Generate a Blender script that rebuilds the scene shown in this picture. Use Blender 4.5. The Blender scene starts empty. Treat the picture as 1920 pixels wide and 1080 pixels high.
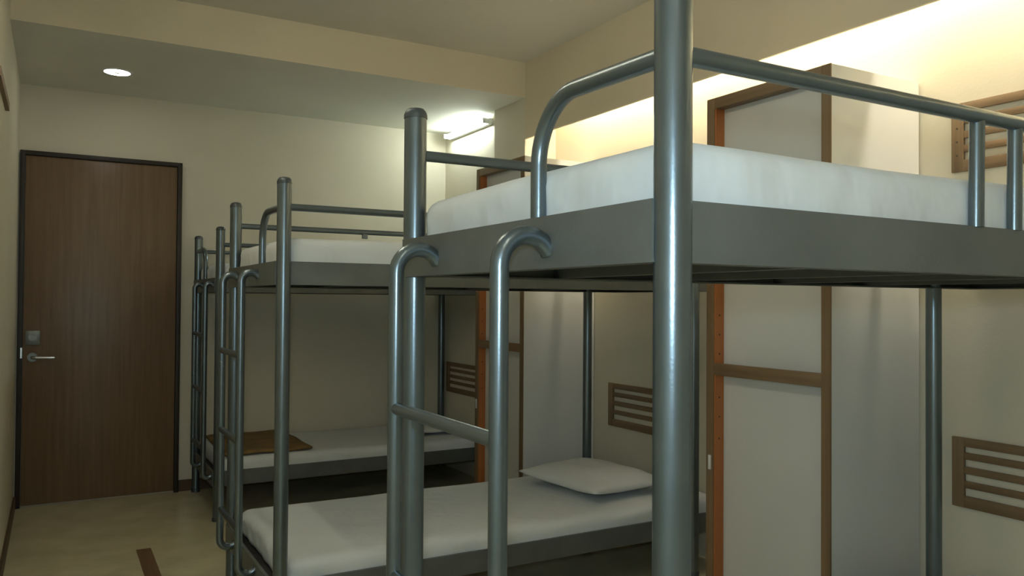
import bpy, bmesh, math, random
from mathutils import Vector, Matrix, noise

S = bpy.context.scene
COL = S.collection
random.seed(4)
PI = math.pi

# ------------------------------------------------------------------ camera
EYE = 1.2936
cam_d = bpy.data.cameras.new('camera')
cam = bpy.data.objects.new('camera', cam_d)
COL.objects.link(cam)
cam_d.sensor_fit = 'HORIZONTAL'
cam_d.sensor_width = 36.0
cam_d.lens = 1507.57 / 1920 * 36.0
cam_d.clip_start = 0.02
AX = Vector((0.86878504, -0.49514136, 0.00689905))
AY = Vector((-0.01396497, -0.01057186, 0.9998466))
AZ = -Vector((0.49499246, 0.86874811, 0.0160993))
cam.matrix_world = Matrix(((AX.x, AY.x, AZ.x, 0.0), (AX.y, AY.y, AZ.y, 0.0), (AX.z, AY.z, AZ.z, EYE), (0, 0, 0, 1)))
S.camera = cam

# ------------------------------------------------------------------ world, exposure
W = bpy.data.worlds.new('world')
S.world = W
W.use_nodes = True
W.node_tree.nodes['Background'].inputs[0].default_value = (0.5, 0.55, 0.6, 1)
W.node_tree.nodes['Background'].inputs[1].default_value = 0.2
S.view_settings.view_transform = 'Standard'
S.view_settings.look = 'None'
S.view_settings.gamma = 1.0
S.view_settings.use_curve_mapping = False
S.view_settings.exposure = 0.12

# ------------------------------------------------------------------ the photographer's flash, just above the lens
FLASH_W = 36.0
fl = bpy.data.lights.new('camera_flash', 'POINT')
fl.energy = FLASH_W
fl.color = (0.64, 0.86, 1.0)
fl.shadow_soft_size = 0.03
flo = bpy.data.objects.new('camera_flash', fl)
flo.location = (-0.01, 0.0, EYE + 0.105)
COL.objects.link(flo)

# strengths of room lamps and added fill battens (used by their builders below)
COVE_E = 47.0
FILL_E = 45.0
TUBE_E = 55.0
DOWN_E = 20.0

# ------------------------------------------------------------------ materials
def newmat(name):
    m = bpy.data.materials.new(name)
    m.use_nodes = True
    nt = m.node_tree
    return m, nt, nt.nodes['Principled BSDF']

def coords(nt, scale=(1, 1, 1)):
    tc = nt.nodes.new('ShaderNodeTexCoord')
    mp = nt.nodes.new('ShaderNodeMapping')
    mp.inputs['Scale'].default_value = scale
    nt.links.new(tc.outputs['Object'], mp.inputs[0])
    return mp.outputs[0]

def ramp(nt, fac, stops):
    r = nt.nodes.new('ShaderNodeValToRGB')
    el = r.color_ramp.elements
    while len(el) < len(stops):
        el.new(0.5)
    for e, (p, c) in zip(el, stops):
        e.position = p
        e.color = (*c, 1)
    nt.links.new(fac, r.inputs[0])
    return r.outputs[0]

def nz(nt, vec, scale, detail=3, rough=0.5):
    n = nt.nodes.new('ShaderNodeTexNoise')
    n.inputs['Scale'].default_value = scale
    n.inputs['Detail'].default_value = detail
    n.inputs['Roughness'].default_value = rough
    nt.links.new(vec, n.inputs['Vector'])
    return n.outputs['Fac']

def bump(nt, b, h, strength, dist=0.01):
    bn = nt.nodes.new('ShaderNodeBump')
    bn.inputs['Strength'].default_value = strength
    bn.inputs['Distance'].default_value = dist
    nt.links.new(h, bn.inputs['Height'])
    nt.links.new(bn.outputs[0], b.inputs['Normal'])

def mottled(name, c, rough=0.6, var=0.05, scale=3.0, bscale=0, bstr=0.1, metal=0.0, spec=0.5, vscale=(1, 1, 1)):
    m, nt, b = newmat(name)
    v = coords(nt, vscale)
    lo = tuple(max(0, x * (1 - var)) for x in c)
    hi = tuple(min(1, x * (1 + var)) for x in c)
    nt.links.new(ramp(nt, nz(nt, v, scale), [(0.3, lo), (0.7, hi)]), b.inputs['Base Color'])
    b.inputs['Roughness'].default_value = rough
    b.inputs['Metallic'].default_value = metal
    b.inputs['Specular IOR Level'].default_value = spec
    if bscale:
        bump(nt, b, nz(nt, v, bscale), bstr)
    return m

def wood(name, dark, light, axis='z', rough=0.45, scale=1.0):
    m, nt, b = newmat(name)
    sc = {'x': (1.2, 26, 26), 'y': (26, 1.2, 26), 'z': (26, 26, 1.2)}[axis]
    v = coords(nt, tuple(s * scale for s in sc))
    n1 = nz(nt, v, 1.0, 5, 0.62)
    nt.links.new(ramp(nt, n1, [(0.3, dark), (0.7, light)]), b.inputs['Base Color'])
    b.inputs['Roughness'].default_value = rough
    bump(nt, b, n1, 0.08, 0.004)
    return m

def emit(name, c, s):
    m = bpy.data.materials.new(name)
    m.use_nodes = True
    nt = m.node_tree
    nt.nodes.clear()
    o = nt.nodes.new('ShaderNodeOutputMaterial')
    e = nt.nodes.new('ShaderNodeEmission')
    e.inputs[0].default_value = (*c, 1)
    e.inputs[1].default_value = s
    nt.links.new(e.outputs[0], o.inputs[0])
    return m

M_WALL = mottled('cream_wall_paint', (0.66, 0.615, 0.49), 0.7, 0.03, 2.0, 90, 0.05)
M_SOFF = mottled('cream_soffit_paint', (0.68, 0.60, 0.44), 0.7, 0.03, 2.0, 90, 0.05)
M_CEIL = mottled('ceiling_paint', (0.70, 0.66, 0.58), 0.8, 0.03, 2.0, 90, 0.05)
M_DROP = mottled('dropped_ceiling_paint', (0.72, 0.72, 0.63), 0.8, 0.03, 2.0, 90, 0.05)
M_FLOOR = mottled('polished_beige_floor', (0.58, 0.525, 0.34), 0.22, 0.10, 5.0, 0, 0)
M_STRIP = wood('brown_floor_inlay', (0.13, 0.07, 0.035), (0.22, 0.13, 0.065), 'y', 0.35)
M_BASE = wood('dark_skirting', (0.07, 0.04, 0.02), (0.13, 0.075, 0.04), 'x', 0.5, 0.6)
M_DOOR = wood('brown_door_veneer', (0.140, 0.086, 0.045), (0.190, 0.122, 0.068), 'z', 0.38, 1.6)
M_DFRAME = wood('dark_door_frame', (0.014, 0.009, 0.006), (0.026, 0.017, 0.010), 'z', 0.5)
M_STEEL = mottled('silver_grey_steel', (0.165, 0.20, 0.22), 0.29, 0.06, 14, 220, 0.02, 0.88)
M_PLATE = mottled('grey_steel_plate', (0.135, 0.145, 0.135), 0.5, 0.12, 7, 150, 0.06, 0.35)
M_CAP = mottled('dark_post_cap', (0.085, 0.10, 0.105), 0.4, 0.1, 20, 0, 0, 0.5)
M_DECK = mottled('dark_bed_deck', (0.05, 0.042, 0.036), 0.75, 0.2, 12)
M_LAM = mottled('off_white_laminate', (0.66, 0.665, 0.64), 0.5, 0.02, 3)
M_FRAMEW = wood('brown_wood_frame', (0.155, 0.098, 0.048), (0.25, 0.165, 0.09), 'z', 0.5)
M_FRAMEH = wood('brown_wood_rail', (0.155, 0.098, 0.048), (0.25, 0.165, 0.09), 'y', 0.5)
M_ORANGE = wood('orange_varnished_wood', (0.36, 0.115, 0.028), (0.48, 0.17, 0.045), 'z', 0.4, 0.7)
M_SLAT = wood('brown_slat_wood', (0.145, 0.09, 0.043), (0.24, 0.155, 0.08), 'y', 0.5)
M_SCREW = mottled('dark_screw', (0.05, 0.035, 0.02), 0.5, 0.1, 20)
M_DULL = mottled('dull_metal', (0.20, 0.21, 0.20), 0.45, 0.15, 30, 0, 0, 0.8)
M_CHROME = mottled('satin_chrome', (0.62, 0.63, 0.62), 0.25, 0.04, 20, 0, 0, 1.0)
M_WHITEP = mottled('white_plastic', (0.75, 0.75, 0.72), 0.4, 0.02, 10)
M_BLANKET = mottled('brown_blanket', (0.20, 0.125, 0.04), 0.9, 0.25, 9, 160, 0.3)
M_COVE = emit('warm_cove_lamp', (1.0, 0.91, 0.72), COVE_E)
M_TUBE = emit('cool_fluorescent_lamp', (0.90, 1.0, 0.94), TUBE_E)
M_FILL = emit('added_fill_lamp', (1.0, 0.93, 0.73), FILL_E)  # emission of the added fill battens out of view
M_DOWN = emit('downlight_lamp', (1.0, 0.96, 0.86), DOWN_E)

def cloth(name, c):
    m, nt, b = newmat(name)
    v = coords(nt)
    n1 = nz(nt, v, 2.5, 4)
    nt.links.new(ramp(nt, n1, [(0.3, tuple(x * 0.96 for x in c)), (0.7, c)]), b.inputs['Base Color'])
    b.inputs['Roughness'].default_value = 0.9
    b.inputs['Specular IOR Level'].default_value = 0.2
    try:
        b.inputs['Sheen Weight'].default_value = 0.1
    except KeyError:
        pass
    v2 = coords(nt, (4.5, 4.5, 3.0))
    bump(nt, b, nz(nt, v2, 1.5, 3, 0.5), 0.6, 0.03)
    return m
M_SHEET = cloth('white_bed_sheet', (0.70, 0.725, 0.725))
M_PILLOW = cloth('white_pillow_case', (0.76, 0.76, 0.74))

# ------------------------------------------------------------------ helpers
def link(name, me, mat, parent=None, smooth=False):
    o = bpy.data.objects.new(name, me)
    COL.objects.link(o)
    if mat is not None:
        me.materials.append(mat)
    if smooth:
        for p in me.polygons:
            p.use_smooth = True
    if parent:
        o.parent = parent
    return o

def done(bm, name, mat, parent=None, smooth=False, angle=None):
    bmesh.ops.recalc_face_normals(bm, faces=bm.faces)
    me = bpy.data.meshes.new(name)
    bm.to_mesh(me)
    bm.free()
    o = link(name, me, mat, parent, smooth)
    if angle:
        for p in me.polygons:
            p.use_smooth = True
        me.set_sharp_from_angle(angle=math.radians(angle))
    return o

def add_box(bm, a, b):
    x0, y0, z0 = a
    x1, y1, z1 = b
    vs = [bm.verts.new(p) for p in ((x0, y0, z0), (x1, y0, z0), (x1, y1, z0), (x0, y1, z0), (x0, y0, z1), (x1, y0, z1), (x1, y1, z1), (x0, y1, z1))]
    for f in ((0, 3, 2, 1), (4, 5, 6, 7), (0, 1, 5, 4), (1, 2, 6, 5), (2, 3, 7, 6), (3, 0, 4, 7)):
        bm.faces.new([vs[i] for i in f])

def box(name, a, b, mat, parent=None, bev=0.0):
    bm = bmesh.new()
    add_box(bm, a, b)
    if bev:
        bmesh.ops.bevel(bm, geom=list(bm.edges), offset=bev, segments=2, affect='EDGES', profile=0.5)
    return done(bm, name, mat, parent, angle=40 if bev else None)

def fillet(pts, r, n=8):
    out = [Vector(pts[0])]
    for i in range(1, len(pts) - 1):
        p, a, b = Vector(pts[i]), Vector(pts[i - 1]), Vector(pts[i + 1])
        d1, d2 = (a - p), (b - p)
        ang = d1.angle(d2)
        t = min(r / math.tan(ang / 2), d1.length * 0.499, d2.length * 0.499)
        rr = t * math.tan(ang / 2)
        d1.normalize(); d2.normalize()
        c = p + (d1 + d2).normalized() * (rr / math.sin(ang / 2))
        s, e = p + d1 * t - c, p + d2 * t - c
        tot = s.angle(e)
        ax = s.cross(e).normalized()
        for k in range(n + 1):
            out.append(c + Matrix.Rotation(tot * k / n, 3, ax) @ s)
    out.append(Vector(pts[-1]))
    return out

def add_tube(bm, pts, r, seg=16):
    pts = [Vector(p) for p in pts]
    n = len(pts)
    tang = []
    for i in range(n):
        t = (pts[min(i + 1, n - 1)] - pts[max(i - 1, 0)]).normalized()
        tang.append(t)
    ref = Vector((0, 0, 1)) if abs(tang[0].z) < 0.9 else Vector((1, 0, 0))
    u = (ref - tang[0] * ref.dot(tang[0])).normalized()
    rings = []
    for i in range(n):
        u = (u - tang[i] * u.dot(tang[i])).normalized()
        w = tang[i].cross(u)
        rings.append([bm.verts.new(pts[i] + (u * math.cos(2 * PI * k / seg) + w * math.sin(2 * PI * k / seg)) * r) for k in range(seg)])
    for i in range(n - 1):
        for k in range(seg):
            bm.faces.new((rings[i][k], rings[i][(k + 1) % seg], rings[i + 1][(k + 1) % seg], rings[i + 1][k]))
    bm.faces.new(rings[0][::-1])
    bm.faces.new(rings[-1])

def tube(name, pts, r, mat, parent=None, seg=16):
    bm = bmesh.new()
    add_tube(bm, pts, r, seg)
    return done(bm, name, mat, parent, angle=50)

def lathe(name, prof, c, mat, parent=None, seg=24, angle=45):
    bm = bmesh.new()
    rings = []
    for (r, z) in prof:
        if r < 1e-6:
            rings.append([bm.verts.new((c[0], c[1], c[2] + z))])
        else:
            rings.append([bm.verts.new((c[0] + r * math.cos(2 * PI * k / seg), c[1] + r * math.sin(2 * PI * k / seg), c[2] + z)) for k in range(seg)])
    for a, b in zip(rings, rings[1:]):
        for k in range(seg):
            k2 = (k + 1) % seg
            if len(a) == 1 and len(b) == 1:
                continue
            if len(a) == 1:
                bm.faces.new((a[0], b[k], b[k2]))
            elif len(b) == 1:
                bm.faces.new((a[k], a[k2], b[0]))
            else:
                bm.faces.new((a[k], a[k2], b[k2], b[k]))
    return done(bm, name, mat, parent, angle=angle)

def tag(o, label=None, cat=None, group=None, kind=None):
    if label: o['label'] = label
    if cat: o['category'] = cat
    if group: o['group'] = group
    if kind: o['kind'] = kind
    return o

def empty(name, loc=(0, 0, 0)):
    o = bpy.data.objects.new(name, None)
    o.empty_display_size = 0.1
    o.location = loc
    COL.objects.link(o)
    return o

def struct(o, label=None):
    o['kind'] = 'structure'
    if label: o['label'] = label
    return o

class Off:
    """run a builder in world coordinates under an Empty that stands at `loc`"""
    def __init__(self, e): self.e = e
    def __call__(self, o):
        o.parent = self.e
        o.matrix_parent_inverse = Matrix.Translation(-self.e.location)
        return o

# ------------------------------------------------------------------ room shell
XL, XR, XS, XRB = -0.199, 2.887, 2.6486, 2.698
YD, YB, YBK = 5.818, 4.492, -2.0
ZC, ZL, ZS = 2.8476, 2.6184, 2.3477
XWIDE, YJOG = -0.9, 3.3

struct(box('floor', (XWIDE - 0.1, YBK - 0.1, -0.1), (XR + 0.1, YD + 0.12, 0.0), M_FLOOR), 'polished beige floor')
struct(box('ceiling', (XWIDE - 0.1, YBK - 0.1, ZC), (XR + 0.1, YD + 0.12, ZC + 0.1), M_CEIL), 'high flat ceiling')
bm = bmesh.new()
add_box(bm, (XL, YB, ZL), (XRB, YD, ZC))
drop = done(bm, 'ceiling', M_DROP)
drop.data.materials.append(M_SOFF)
for p in drop.data.polygons:
    if abs(p.normal.y) > 0.9:
        p.material_index = 1
struct(drop, 'dropped ceiling over the entrance with a deep front edge')
struct(box('wall_front', (XL - 0.1, YD, 0), (XR + 0.1, YD + 0.12, ZC), M_WALL), 'cream end wall holding the door')
bm = bmesh.new()
add_box(bm, (XL - 0.1, YJOG, 0), (XL, YD, ZC))
add_box(bm, (XWIDE, YJOG, 0), (XL - 0.1, YJOG + 0.1, ZC))
add_box(bm, (XWIDE - 0.1, YBK, 0), (XWIDE, YJOG + 0.1, ZC))
struct(done(bm, 'wall_left', M_WALL), 'cream wall on the left')
struct(box('wall_back', (XWIDE - 0.1, YBK - 0.1, 0), (XR + 0.1, YBK, ZC), M_WALL), 'cream wall behind the photographer')
YSTEP = 4.66
bm = bmesh.new()
add_box(bm, (XR, YBK, 0), (XR + 0.1, YD, ZC))
add_box(bm, (XRB, YSTEP, 0), (XR, YD, ZL + 0.1))
struct(done(bm, 'wall_right', M_WALL), 'cream wall behind the bed heads')
# soffit panel that hides the cove lamps, and the boxed bulkhead over the far wardrobe
struct(box('trim_1', (XS, YBK, ZS), (XS + 0.012, YB, ZC), M_SOFF), 'cream soffit hiding the cove lamps')
ZW = 2.1445
struct(box('trim_2', (XS, YB, ZW + 0.002), (XR, 4.91, ZL), M_WALL), 'boxed bulkhead above the far wardrobe')
# floor inlay
struct(box('trim_3', (0.385, YBK + 0.3, 0.0), (0.455, 4.56, 0.002), M_STRIP), 'brown inlay strip in the floor')
# skirtings
struct(box('baseboard_front', (0.741, YD - 0.012, 0), (XRB, YD, 0.075), M_BASE), 'dark skirting right of the door')
struct(box('baseboard_left', (XL, YJOG, 0), (XL + 0.012, YD - 0.03, 0.075), M_BASE), 'dark skirting on the left wall')

# ------------------------------------------------------------------ door
dr = empty('door_1', (0.2745, YD, 0))
struct(dr, 'tall plain brown wooden door in a dark frame')
D = Off(dr)
DX0, DX1, DZ = -0.192, 0.741, 2.205
D(box('door_jamb', (DX0, YD - 0.035, 0), (DX0 + 0.028, YD + 0.0, DZ), M_DFRAME, None, 0.003))
D(box('door_jamb', (DX1 - 0.028, YD - 0.035, 0), (DX1, YD + 0.0, DZ), M_DFRAME, None, 0.003))
D(box('door_head', (DX0 + 0.028, YD - 0.035, DZ - 0.028), (DX1 - 0.028, YD + 0.0, DZ), M_DFRAME, None, 0.003))
leaf = D(box('door_leaf', (DX0 + 0.030, YD - 0.022, 0.012), (DX1 - 0.030, YD - 0.001, DZ - 0.030), M_DOOR, None, 0.002))
leaf['label'] = 'brown veneered door leaf'
YF = YD - 0.022
def under(o, part):
    o.parent = part
    return o
lp = under(box('lock_plate', (-0.150, YF - 0.008, 1.00), (-0.070, YF + 0.001, 1.09), M_DULL, None, 0.003), leaf)
lp['label'] = 'dull metal lock plate'
def cyl_y(name, c, r, y0, y1, mat):
    return tube(name, [(c[0], y0, c[1]), (c[0], y1, c[1])], r, mat, None, 20)
under(cyl_y('lock_cylinder', (-0.110, 1.05), 0.022, YF - 0.016, YF - 0.007, M_DULL), leaf)
under(cyl_y('handle_rose', (-0.110, 0.925), 0.028, YF - 0.010, YF + 0.001, M_DULL), leaf)
hl = under(tube('lever_handle', fillet([(-0.110, YF - 0.008, 0.925), (-0.110, YF - 0.055, 0.925), (0.010, YF - 0.055, 0.922)], 0.018), 0.0095, M_CHROME), leaf)
hl['label'] = 'satin lever handle'
under(box('strike_plate', (DX0 + 0.018, YD - 0.038, 0.92), (DX0 + 0.027, YD - 0.0345, 0.985), M_CHROME), leaf)

# ------------------------------------------------------------------ bunk beds
PR = 0.0255   # post radius
def channel(bm, p0, p1, z0, z1, inward):
    """steel plate standing on edge from p0 to p1 (xy) with a bottom flange turned inwards"""
    a, b = Vector((*p0, 0)), Vector((*p1, 0))
    n = Vector((*inward, 0)).normalized()
    th, fl_ = 0.004, 0.035
    prof = [(0, z0), (fl_, z0), (fl_, z0 + th), (th, z0 + th), (th, z1 - th), (0.012, z1 - th), (0.012, z1), (0, z1)]
    ra = [bm.verts.new((a.x + n.x * o, a.y + n.y * o, z)) for o, z in prof]
    rb = [bm.verts.new((b.x + n.x * o, b.y + n.y * o, z)) for o, z in prof]
    k = len(prof)
    for i in range(k):
        bm.faces.new((ra[i], ra[(i + 1) % k], rb[(i + 1) % k], rb[i]))
    bm.faces.new(ra[::-1]); bm.faces.new(rb)

def bunk(xf, yn, w, L, dz, label, xe, so=0.113, lad=(0.27, 0.70), mirror=False):
    """foot posts at x = xf, near side y = yn, width w, length L; dz lowers or lifts the upper deck"""
    root = empty('bunk_bed', (xf + L / 2, yn + w / 2, 0))
    tag(root, label, 'bunk bed', 'steel bunk beds along the wall')
    P = Off(root)
    xh, yf = xf + L, yn + w
    HT, ZG, ZP, ZB = 1.7306 + dz, 1.6242 + dz, 1.4303 + dz, 1.346 + dz
    LP, LB = 0.285, 0.198
    for (x, y) in ((xf, yn), (xf, yf), (xh, yn), (xh, yf)):
        ht = HT
        bm = bmesh.new()
        add_tube(bm, [(x, y, 0), (x, y, ht - 0.024)], PR, 28)
        post = P(done(bm, 'post', M_STEEL, None, angle=50))
        cap = lathe('post_cap', [(PR + 0.0012, -0.024), (PR + 0.0012, -0.016), (PR * 0.93, -0.008), (PR * 0.72, -0.002), (PR * 0.4, 0.0), (0, 0.001)], (x, y, ht), M_CAP, None, 28, 60)
        cap.parent = post
        cap['label'] = 'dark domed cap'
        foot = lathe('post_foot', [(PR + 0.003, 0.0), (PR + 0.003, 0.02), (PR, 0.024)], (x, y, 0), M_CAP, None, 24)
        foot.parent = post
    xo = xf - PR - 0.0025
    for (zt, zb) in ((ZP, ZB), (LP, LB)):
        bm = bmesh.new()
        channel(bm, (xo, yn + 0.009), (xo, yf + 0.004), zb, zt, (1, 0)); P(done(bm, 'foot_plate', M_PLATE))
        bm = bmesh.new()
        channel(bm, (xe, yn), (xe, yf), zb, zt, (-1, 0)); P(done(bm, 'head_plate', M_PLATE))  # plates and mattresses extended past the head posts to block cove light
        bm = bmesh.new()
        channel(bm, (xf + PR - 0.003, yn), (xe, yn), zb, zt, (0, 1)); P(done(bm, 'side_plate', M_PLATE))
        bm = bmesh.new()
        channel(bm, (xf + PR - 0.003, yf), (xe, yf), zb, zt, (0, -1)); P(done(bm, 'side_plate', M_PLATE))
        P(box('deck_board', (xf - 0.02, yn + 0.006, zb + 0.030), (xe - 0.006, yf - 0.006, zb + 0.042), M_DECK))
        for k in range(4):
            xx = xf + L * (k + 1) / 5
            P(box('cross_bar', (xx - 0.014, yn + 0.005, zb + 0.005), (xx + 0.014, yf - 0.005, zb + 0.0295), M_PLATE))
    # guard rails
    yg, ya = (yf - 0.30, yf) if mirror else (yn + 0.34, yn)
    P(tube('foot_guard_rail', fillet([(xf, yg, ZP - 0.02), (xf, yg, ZG + 0.008), (xf, ya, ZG)], 0.115, 12), 0.0138, M_STEEL))
    P(tube('side_guard_rail', [(xf, yn, ZG), (xh, yn, ZG)], 0.0132, M_STEEL))
    P(tube('side_guard_rail', [(xf, yf, ZG), (xh, yf, ZG)], 0.0125, M_STEEL))
    for xx in (xf + 0.698, xf + 0.818):
        P(tube('guard_upright', [(xx, yn + 0.005, ZP - 0.001), (xx, yn + 0.003, ZG)], 0.0128, M_STEEL))
    P(box('rail_bracket', (xf + 0.595, yf - 0.008, ZG - 0.032), (xf + 0.62, yf + 0.008, ZG - 0.009), M_STEEL))
    # ladder with hooked ends
    xl = xf - so
    r = (so - 0.0215) / 1.89
    for yy in (yn + lad[0], yn + lad[1]):
        top = []
        for k in range(15):
            a = PI - (PI * 0.85) * k / 14
            top.append((xl + r + r * math.cos(a), yy, ZP - 0.033 - r + r * math.sin(a)))
        bot = []
        for k in range(15):
            a = PI + (PI * 0.85) * k / 14
            bot.append((xl + r + r * math.cos(a), yy, 0.245 + r + r * math.sin(a)))
        P(tube('ladder_stile', bot[::-1] + top, 0.0152, M_STEEL))
    for zz in (1.077, 0.745, 0.41):
        P(tube('ladder_rung', [(xl, yn + lad[0], zz), (xl, yn + lad[1], zz)], 0.0125, M_STEEL))
    return root

B1 = bunk(0.711, 0.819, 0.8775, 1.936, 0.0, 'nearest steel bunk bed, its front post cut off by the top of the frame', XR - 0.03)
B2 = bunk(0.711, 2.895, 0.8775, 1.936, 0.0, 'middle steel bunk bed, between the two wardrobes', XR - 0.03, 0.089, (0.285, 0.672))
B3 = bunk(0.845, 4.936, 0.82, 1.80, -0.013, 'farthest steel bunk bed, standing beside the brown door', XRB - 0.008, 0.072, (0.06, 0.46), True)

# ------------------------------------------------------------------ mattresses
def mattress(lo, hi, label, seed=0, wr=0.004, bulge=0.006):
    c = (Vector(lo) + Vector(hi)) / 2
    h = (Vector(hi) - Vector(lo)) / 2
    o_loc = Vector((c.x, c.y, lo[2]))
    nx, ny, nzz = 84, 42, 8
    bm = bmesh.new()
    cache = {}
    def vert(i, j, k):
        key = (i, j, k)
        if key in cache: return cache[key]
        p = Vector((-h.x + 2 * h.x * i / nx, -h.y + 2 * h.y * j / ny, -h.z + 2 * h.z * k / nzz))
        rx, rz = 0.045, 0.034
        q = Vector((max(-h.x + rx, min(h.x - rx, p.x)), max(-h.y + rx, min(h.y - rx, p.y)), max(-h.z + rz * 0.5, min(h.z - rz, p.z))))
        d = p - q
        s = Vector((d.x / rx, d.y / rx, d.z / (rz if d.z > 0 else rz * 0.5)))
        if s.length > 1e-6:
            m = max(abs(s.x), abs(s.y), abs(s.z))
            s = s.normalized() * m
            p = q + Vector((s.x * rx, s.y * rx, s.z * (rz if d.z > 0 else rz * 0.5)))
        # cloth: folds down the sides, soft dents on top
        w = noise.noise(Vector((p.x * 5.5 + seed + p.z * 6, p.y * 5.5 + p.z * 4, p.z * 3 + seed * 2)))
        w2 = noise.noise(Vector((p.x * 14 + seed + p.z * 11, p.y * 14 + 7 - p.z * 9, p.z * 6)))
        edge = min(h.x - abs(p.x), h.y - abs(p.y))
        side = max(0.0, 1 - edge / 0.03)
        if side > 0:
            dirv = Vector((p.x / h.x, 0, 0)) if h.x - abs(p.x) < h.y - abs(p.y) else Vector((0, p.y / h.y, 0))
            p = p + dirv * side * (wr * (w + 0.6 * w2) - 0.004)
        top = max(0.0, p.z / h.z)
        t = noise.noise(Vector((p.x * 2.2 + seed * 3, p.y * 2.2, 1.3)))
        p.z += top * (bulge * (1 - (p.x / h.x) ** 2) * (1 - (p.y / h.y) ** 2) + 0.005 * t + 0.0015 * w)
        v = bm.verts.new((p.x, p.y, p.z + h.z))
        cache[key] = v
        return v
    def quad(a, b, c_, d):
        bm.faces.new((vert(*a), vert(*b), vert(*c_), vert(*d)))
    for i in range(nx):
        for j in range(ny):
            quad((i, j, nzz), (i + 1, j, nzz), (i + 1, j + 1, nzz), (i, j + 1, nzz))
            quad((i, j, 0), (i, j + 1, 0), (i + 1, j + 1, 0), (i + 1, j, 0))
    for i in range(nx):
        for k in range(nzz):
            quad((i, 0, k), (i + 1, 0, k), (i + 1, 0, k + 1), (i, 0, k + 1))
            quad((i, ny, k), (i, ny, k + 1), (i + 1, ny, k + 1), (i + 1, ny, k))
    for j in range(ny):
        for k in range(nzz):
            quad((0, j, k), (0, j, k + 1), (0, j + 1, k + 1), (0, j + 1, k))
            quad((nx, j, k), (nx, j + 1, k), (nx, j + 1, k + 1), (nx, j, k + 1))
    o = done(bm, 'mattress', M_SHEET, None, True)
    o.location = o_loc
    return tag(o, label, 'mattress', 'white sheeted mattresses on the bunks')

UB, LBZ = 1.346 + 0.0425, 0.198 + 0.0425
def bed_mats(xf, yn, w, xe, dz, lu, ll, seed, zt_low=0.352):
    a = mattress((xf + 0.006, yn + 0.012, UB + dz), (xe - 0.02, yn + w - 0.012, 1.520 + dz), lu, seed, 0.007)
    b = mattress((xf + 0.028, yn + 0.012, LBZ), (xe - 0.02, yn + w - 0.012, zt_low), ll, seed + 5, 0.009)
    return a, b
bed_mats(0.711, 0.819, 0.8775, XR - 0.03, 0.0, 'large bright white mattress on the upper deck of the nearest bunk', 'mattress on the lower deck of the nearest bunk, below the frame', 1)
bed_mats(0.711, 2.895, 0.8775, XR - 0.03, 0.0, 'white mattress on the upper deck of the middle bunk', 'white mattress with a pillow on the lower deck of the middle bunk', 2)
bed_mats(0.845, 4.936, 0.82, XRB - 0.008, -0.013, 'white mattress on the upper deck of the farthest bunk by the door', 'white mattress under the brown blanket on the farthest lower bunk', 3)

# ------------------------------------------------------------------ pillows
def pillow(c, rot, sx, sy, t, z, label, seed):
    n = 26
    bm = bmesh.new()
    def P(u, v, s):
        x = u * sx / 2 * (1 - 0.11 * (1 - v * v))
        y = v * sy / 2 * (1 - 0.11 * (1 - u * u))
        k = max(0.0, (1 - abs(u) ** 2.6) * (1 - abs(v) ** 2.6)) ** 0.6
        w = noise.noise(Vector((u * 2 + seed, v * 2, s)))
        zz = s * t / 2 * k * (1 + 0.18 * w)
        if s < 0: zz *= 0.55
        return Vector((x, y, zz + t * 0.5 * 0.55 * 1.0 + 0.014 * (abs(u * v) ** 3)))
    top = [[bm.verts.new(P(-1 + 2 * i / n, -1 + 2 * j / n, 1)) for j in range(n + 1)] for i in range(n + 1)]
    bot = [[top[i][j] if i in (0, n) or j in (0, n) else bm.verts.new(P(-1 + 2 * i / n, -1 + 2 * j / n, -1)) for j in range(n + 1)] for i in range(n + 1)]
    for i in range(n):
        for j in range(n):
            bm.faces.new((top[i][j], top[i + 1][j], top[i + 1][j + 1], top[i][j + 1]))
            bm.faces.new((bot[i][j], bot[i][j + 1], bot[i + 1][j + 1], bot[i + 1][j]))
    o = done(bm, 'pillow', M_PILLOW, None, True)
    o.location = (c[0], c[1], z)
    o.rotation_euler = (0, 0, rot)
    return tag(o, label, 'pillow', 'pillows at the bed heads')
pillow((2.365, 3.325), math.radians(6), 0.50, 0.62, 0.15, 0.366, 'white pillow with pointed corners on the middle lower bunk', 3)
pillow((2.38, 5.36), math.radians(-4), 0.44, 0.60, 0.09, 0.362, 'white pillow on the farthest lower bunk, behind the ladder rung', 8)

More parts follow.
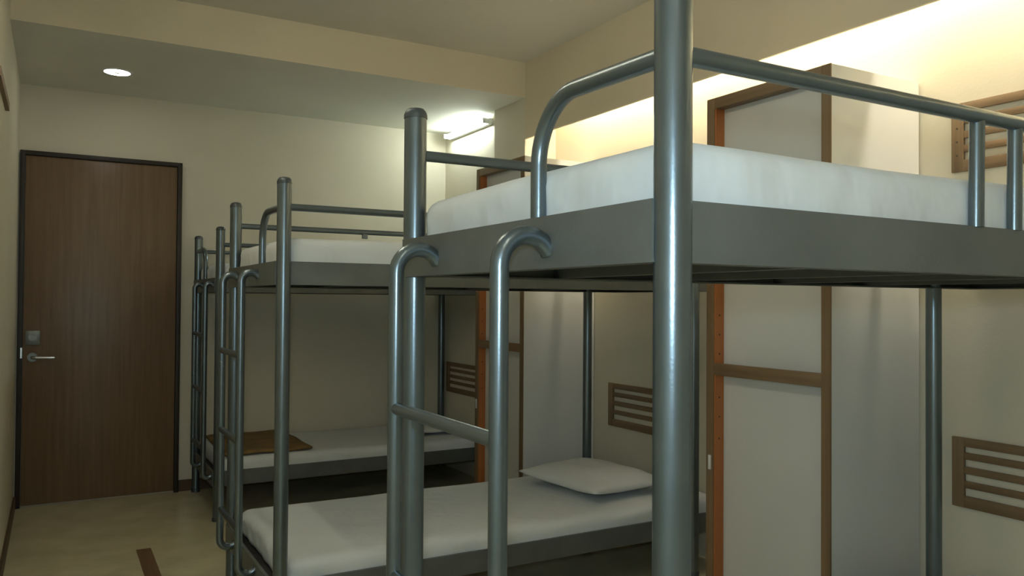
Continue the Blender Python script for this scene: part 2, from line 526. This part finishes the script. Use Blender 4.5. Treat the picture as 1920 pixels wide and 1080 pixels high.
# ------------------------------------------------------------------ folded brown blanket on the farthest lower bunk
def blanket():
    n, m = 22, 26
    x0, x1, y0, y1 = 0.90, 1.415, 4.985, 5.735
    z0 = 0.0
    bm = bmesh.new()
    lay = {}
    for s in (0, 1):
        for i in range(n + 1):
            for j in range(m + 1):
                x = x0 + (x1 - x0) * i / n
                y = y0 + (y1 - y0) * j / m
                e = min(i, n - i, j, m - j)
                ws = 0.006 * noise.noise(Vector((x * 6, y * 6, 2)))
                x += 0.010 * noise.noise(Vector((y * 5, 3, 1))) * (1 if i in (0, n) else 0)
                zz = (0.006 if s == 0 else (0.018 if e == 0 else 0.026)) + ws
                lay[s, i, j] = bm.verts.new((x - 1.1575, y - 5.36, zz + z0))
    for i in range(n):
        for j in range(m):
            bm.faces.new([lay[1, a, b] for a, b in ((i, j), (i + 1, j), (i + 1, j + 1), (i, j + 1))])
            bm.faces.new([lay[0, a, b] for a, b in ((i, j), (i, j + 1), (i + 1, j + 1), (i + 1, j))])
    for i in range(n):
        for j in (0, m):
            bm.faces.new((lay[0, i, j], lay[0, i + 1, j], lay[1, i + 1, j], lay[1, i, j]))
    for j in range(m):
        for i in (0, n):
            bm.faces.new((lay[0, i, j], lay[1, i, j], lay[1, i, j + 1], lay[0, i, j + 1]))
    o = done(bm, 'folded_blanket', M_BLANKET, None, True)
    o.location = (1.1575, 5.36, 0.357)
    return tag(o, 'flat folded brown blanket at the foot of the farthest lower bunk', 'blanket')
blanket()

# ------------------------------------------------------------------ wardrobes
def wardrobe(yn, yf, label):
    x0, x1 = 2.382, XR - 0.004
    root = empty('wardrobe', ((x0 + x1) / 2, (yn + yf) / 2, 0))
    tag(root, label, 'wardrobe', 'wardrobes between the beds')
    P = Off(root)
    t = 0.018
    P(box('side_panel', (x0 + 0.002, yn, 0), (x1, yn + t, ZW - 0.001), M_LAM))
    P(box('side_panel', (x0 + 0.002, yf - t, 0), (x1, yf, ZW - 0.001), M_LAM))
    P(box('top_panel', (x0 + 0.045, yn + t, ZW - 0.03), (x1, yf - t, ZW - 0.001), M_LAM))
    P(box('back_panel', (x1 - 0.012, yn + t, 0), (x1 - 0.001, yf - t, ZW - 0.03), M_LAM))
    # wooden face frame
    xa, xb = x0 - 0.003, x0 + 0.045
    bm = bmesh.new()
    add_box(bm, (xa, yn - 0.0005, 0), (x0 + 0.002, yn + 0.040, ZW))
    add_box(bm, (x0 + 0.0021, yn + 0.0185, 0), (xb, yn + 0.040, ZW - 0.0005))
    P(done(bm, 'frame_stile', M_FRAMEW))
    P(box('frame_stile', (xa, yf - 0.042, 0), (xb, yf + 0.001, ZW), M_FRAMEW, None, 0.0015))
    P(box('frame_rail', (xa, yn + 0.040, ZW - 0.046), (xb, yf - 0.042, ZW), M_FRAMEH, None, 0.0015))
    P(box('frame_rail', (xa, yn + 0.040, 0.993), (xa + 0.02, yf - 0.042, 1.042), M_FRAMEH, None, 0.0015))
    P(box('frame_rail', (xa, yn + 0.040, 0.0), (xb, yf - 0.042, 0.06), M_FRAMEH, None, 0.0015))
    # recessed doors
    xp = x0 + 0.047
    P(box('door_panel', (xp, yn + 0.038, 1.02), (xp + 0.016, yf - 0.04, ZW - 0.031), M_LAM))
    P(box('door_panel', (xp, yn + 0.038, 0.03), (xp + 0.016, yf - 0.04, 1.018), M_LAM))
    # orange lining strip on the inner face of the far stile, with its screws
    st = P(box('lining_strip', (xa + 0.004, yf - 0.050, 0.06), (xp, yf - 0.0421, ZW - 0.046), M_ORANGE))
    st['label'] = 'orange varnished lining strip'
    for zz in (1.86, 1.24, 1.16, 1.08, 0.90, 0.82, 0.73):
        s = tube('screw', [(xa + 0.024, yf - 0.0515, zz), (xa + 0.024, yf - 0.0495, zz)], 0.004, M_SCREW, None, 8)
        s.parent = st
    lt = P(box('latch', (xa - 0.006, yf - 0.030, 0.60), (xa + 0.001, yf - 0.016, 0.66), M_WHITEP, None, 0.002))
    lt['label'] = 'small pale latch'
    return root
wardrobe(1.9066, 2.526, 'tall white wardrobe with brown frame, seen behind the nearest bunk')
wardrobe(-0.17, 0.45, 'unseen white wardrobe added on the near side of the nearest bunk to block cove light')  # extra wardrobe out of view, added to block cove light
wardrobe(4.041, 4.6506, 'tall white wardrobe with brown frame, between the middle and farthest bunks')

# ------------------------------------------------------------------ slatted wooden panels on the wall
def slat_panel(xw, y0, y1, z0, z1, label, screws=False):
    root = empty('slatted_wall_panel', (xw, (y0 + y1) / 2, z0))
    tag(root, label, 'wall panel', 'slatted panels at the bed heads')
    P = Off(root)
    k = (z1 - z0) / 0.252
    xa, xb = xw - 0.014, xw - 0.001
    P(box('stile', (xa, y1 - 0.045, z0), (xb, y1, z1), M_FRAMEW, None, 0.0015))
    P(box('stile', (xa, y0, z0), (xb, y0 + 0.045, z1), M_FRAMEW, None, 0.0015))
    P(box('top_rail', (xa, y0 + 0.045, z1 - 0.032 * k), (xb, y1 - 0.045, z1), M_SLAT, None, 0.0015))
    P(box('bottom_rail', (xa, y0 + 0.045, z0), (xb, y1 - 0.045, z0 + 0.042 * k), M_SLAT, None, 0.0015))
    for a, b in ((0.174, 0.199), (0.122, 0.148), (0.071, 0.096)):
        P(box('slat', (xa + 0.002, y0 + 0.045, z0 + a * k), (xb, y1 - 0.045, z0 + b * k), M_SLAT, None, 0.0015))
    for a in ((0.06, 0.11, 0.16, 0.21) if screws else ()):
        s = P(tube('screw', [(xa - 0.0012, y1 - 0.022, z0 + a * k), (xa + 0.001, y1 - 0.022, z0 + a * k)], 0.0035, M_SCREW, None, 8))
    return root
slat_panel(XR, 1.13, 1.772, 0.557, 0.809, 'brown slatted wooden wall panel below the nearest upper bunk')
slat_panel(XR, 1.13, 1.772, 1.777, 2.029, 'brown slatted wooden wall panel above the nearest upper mattress', True)
slat_panel(XR, 3.238, 3.880, 0.561, 0.813, 'brown slatted wooden wall panel above the pillow of the middle lower bunk')
slat_panel(XRB, 5.14, 5.745, 0.585, 0.815, 'small brown slatted wooden wall panel at the farthest lower bunk')

# ------------------------------------------------------------------ lamps
dl = empty('downlight', (0.304, 5.21, ZL))
tag(dl, 'round recessed downlight glowing in the dropped ceiling', 'ceiling light')
P = Off(dl)
P(lathe('trim_ring', [(0.068, 0.0), (0.070, -0.0068), (0.080, -0.006), (0.086, -0.001), (0.086, 0.0005)], (0.304, 5.21, ZL), M_WHITEP, None, 32))
P(lathe('lamp', [(0.018, -0.0045), (0.04, -0.0045), (0.070, -0.0065)], (0.304, 5.21, ZL), M_DOWN, None, 32))
P(lathe('lamp_centre', [(0.0, -0.012), (0.012, -0.011), (0.018, -0.0045), (0.018, -0.001)], (0.304, 5.21, ZL), M_WHITEP, None, 24))

ft = empty('fluorescent_batten', (XRB, 5.38, 2.565))
tag(ft, 'glowing fluorescent tube batten high on the wall near the door corner', 'tube light')
P = Off(ft)
fy0, fy1, fz = 5.02, 5.70, 2.568
P(box('batten_body', (XRB - 0.034, fy0, fz - 0.02), (XRB - 0.001, fy1, fz + 0.022), M_WHITEP, None, 0.003))
for yy in (fy0 + 0.005, fy1 - 0.02):
    P(box('lamp_holder', (XRB - 0.078, yy, fz - 0.016), (XRB - 0.034, yy + 0.015, fz + 0.020), M_WHITEP, None, 0.003))
P(tube('lamp_tube', [(XRB - 0.058, fy0 + 0.018, fz), (XRB - 0.058, fy1 - 0.018, fz)], 0.014, M_TUBE))

for i, y0 in enumerate((-0.9, 0.4, 1.7, 3.0)):
    r = empty('cove_lamp', (2.735, y0 + 0.6, 2.72))
    tag(r, ('warm cove tube lamp nearest the camera, hidden behind the soffit', 'warm cove tube lamp above the nearest bunk head', 'warm cove tube lamp above the wardrobe of the nearest bunk', 'warm cove tube lamp above the middle bunk head')[i], 'tube light', 'cove lamps')
    P = Off(r)
    P(box('batten_body', (2.70, y0, 2.75), (2.77, y0 + 1.26, 2.80), M_WHITEP))
    P(tube('lamp_tube', [(2.735, y0 + 0.02, 2.715), (2.735, y0 + 1.24, 2.715)], 0.026, M_COVE, None, 12))

def fill_batten(x, y0, y1, label):  # unseen tube lamps added to raise the ambient light
    r = empty('fill_batten', (x, (y0 + y1) / 2, ZC))
    tag(r, label, 'tube light', 'added fill battens on the ceiling')
    P = Off(r)
    P(box('batten_body', (x - 0.03, y0, ZC - 0.035), (x + 0.03, y1, ZC - 0.0005), M_WHITEP, None, 0.004))
    for yy in (y0 + 0.02, y1 - 0.02):
        P(box('lamp_holder', (x - 0.016, yy - 0.01, ZC - 0.085), (x + 0.016, yy + 0.01, ZC - 0.035), M_WHITEP, None, 0.003))
    P(tube('lamp_tube', [(x, y0 + 0.03, ZC - 0.066), (x, y1 - 0.03, ZC - 0.066)], 0.014, M_FILL, None, 10))
fill_batten(0.1, -1.3, 0.0, 'added fill-light batten on the ceiling behind the photographer')
fill_batten(0.2, 1.9, 3.2, 'added fill-light batten, out of view on the ceiling beside the middle bunk')

# ------------------------------------------------------------------ small wooden ledge on the left wall
tag(box('wooden_ledge', (XL, 3.55, 2.125), (XL + 0.016, 4.22, 2.16), M_FRAMEH), 'end of a brown wooden ledge high on the left wall', 'ledge')
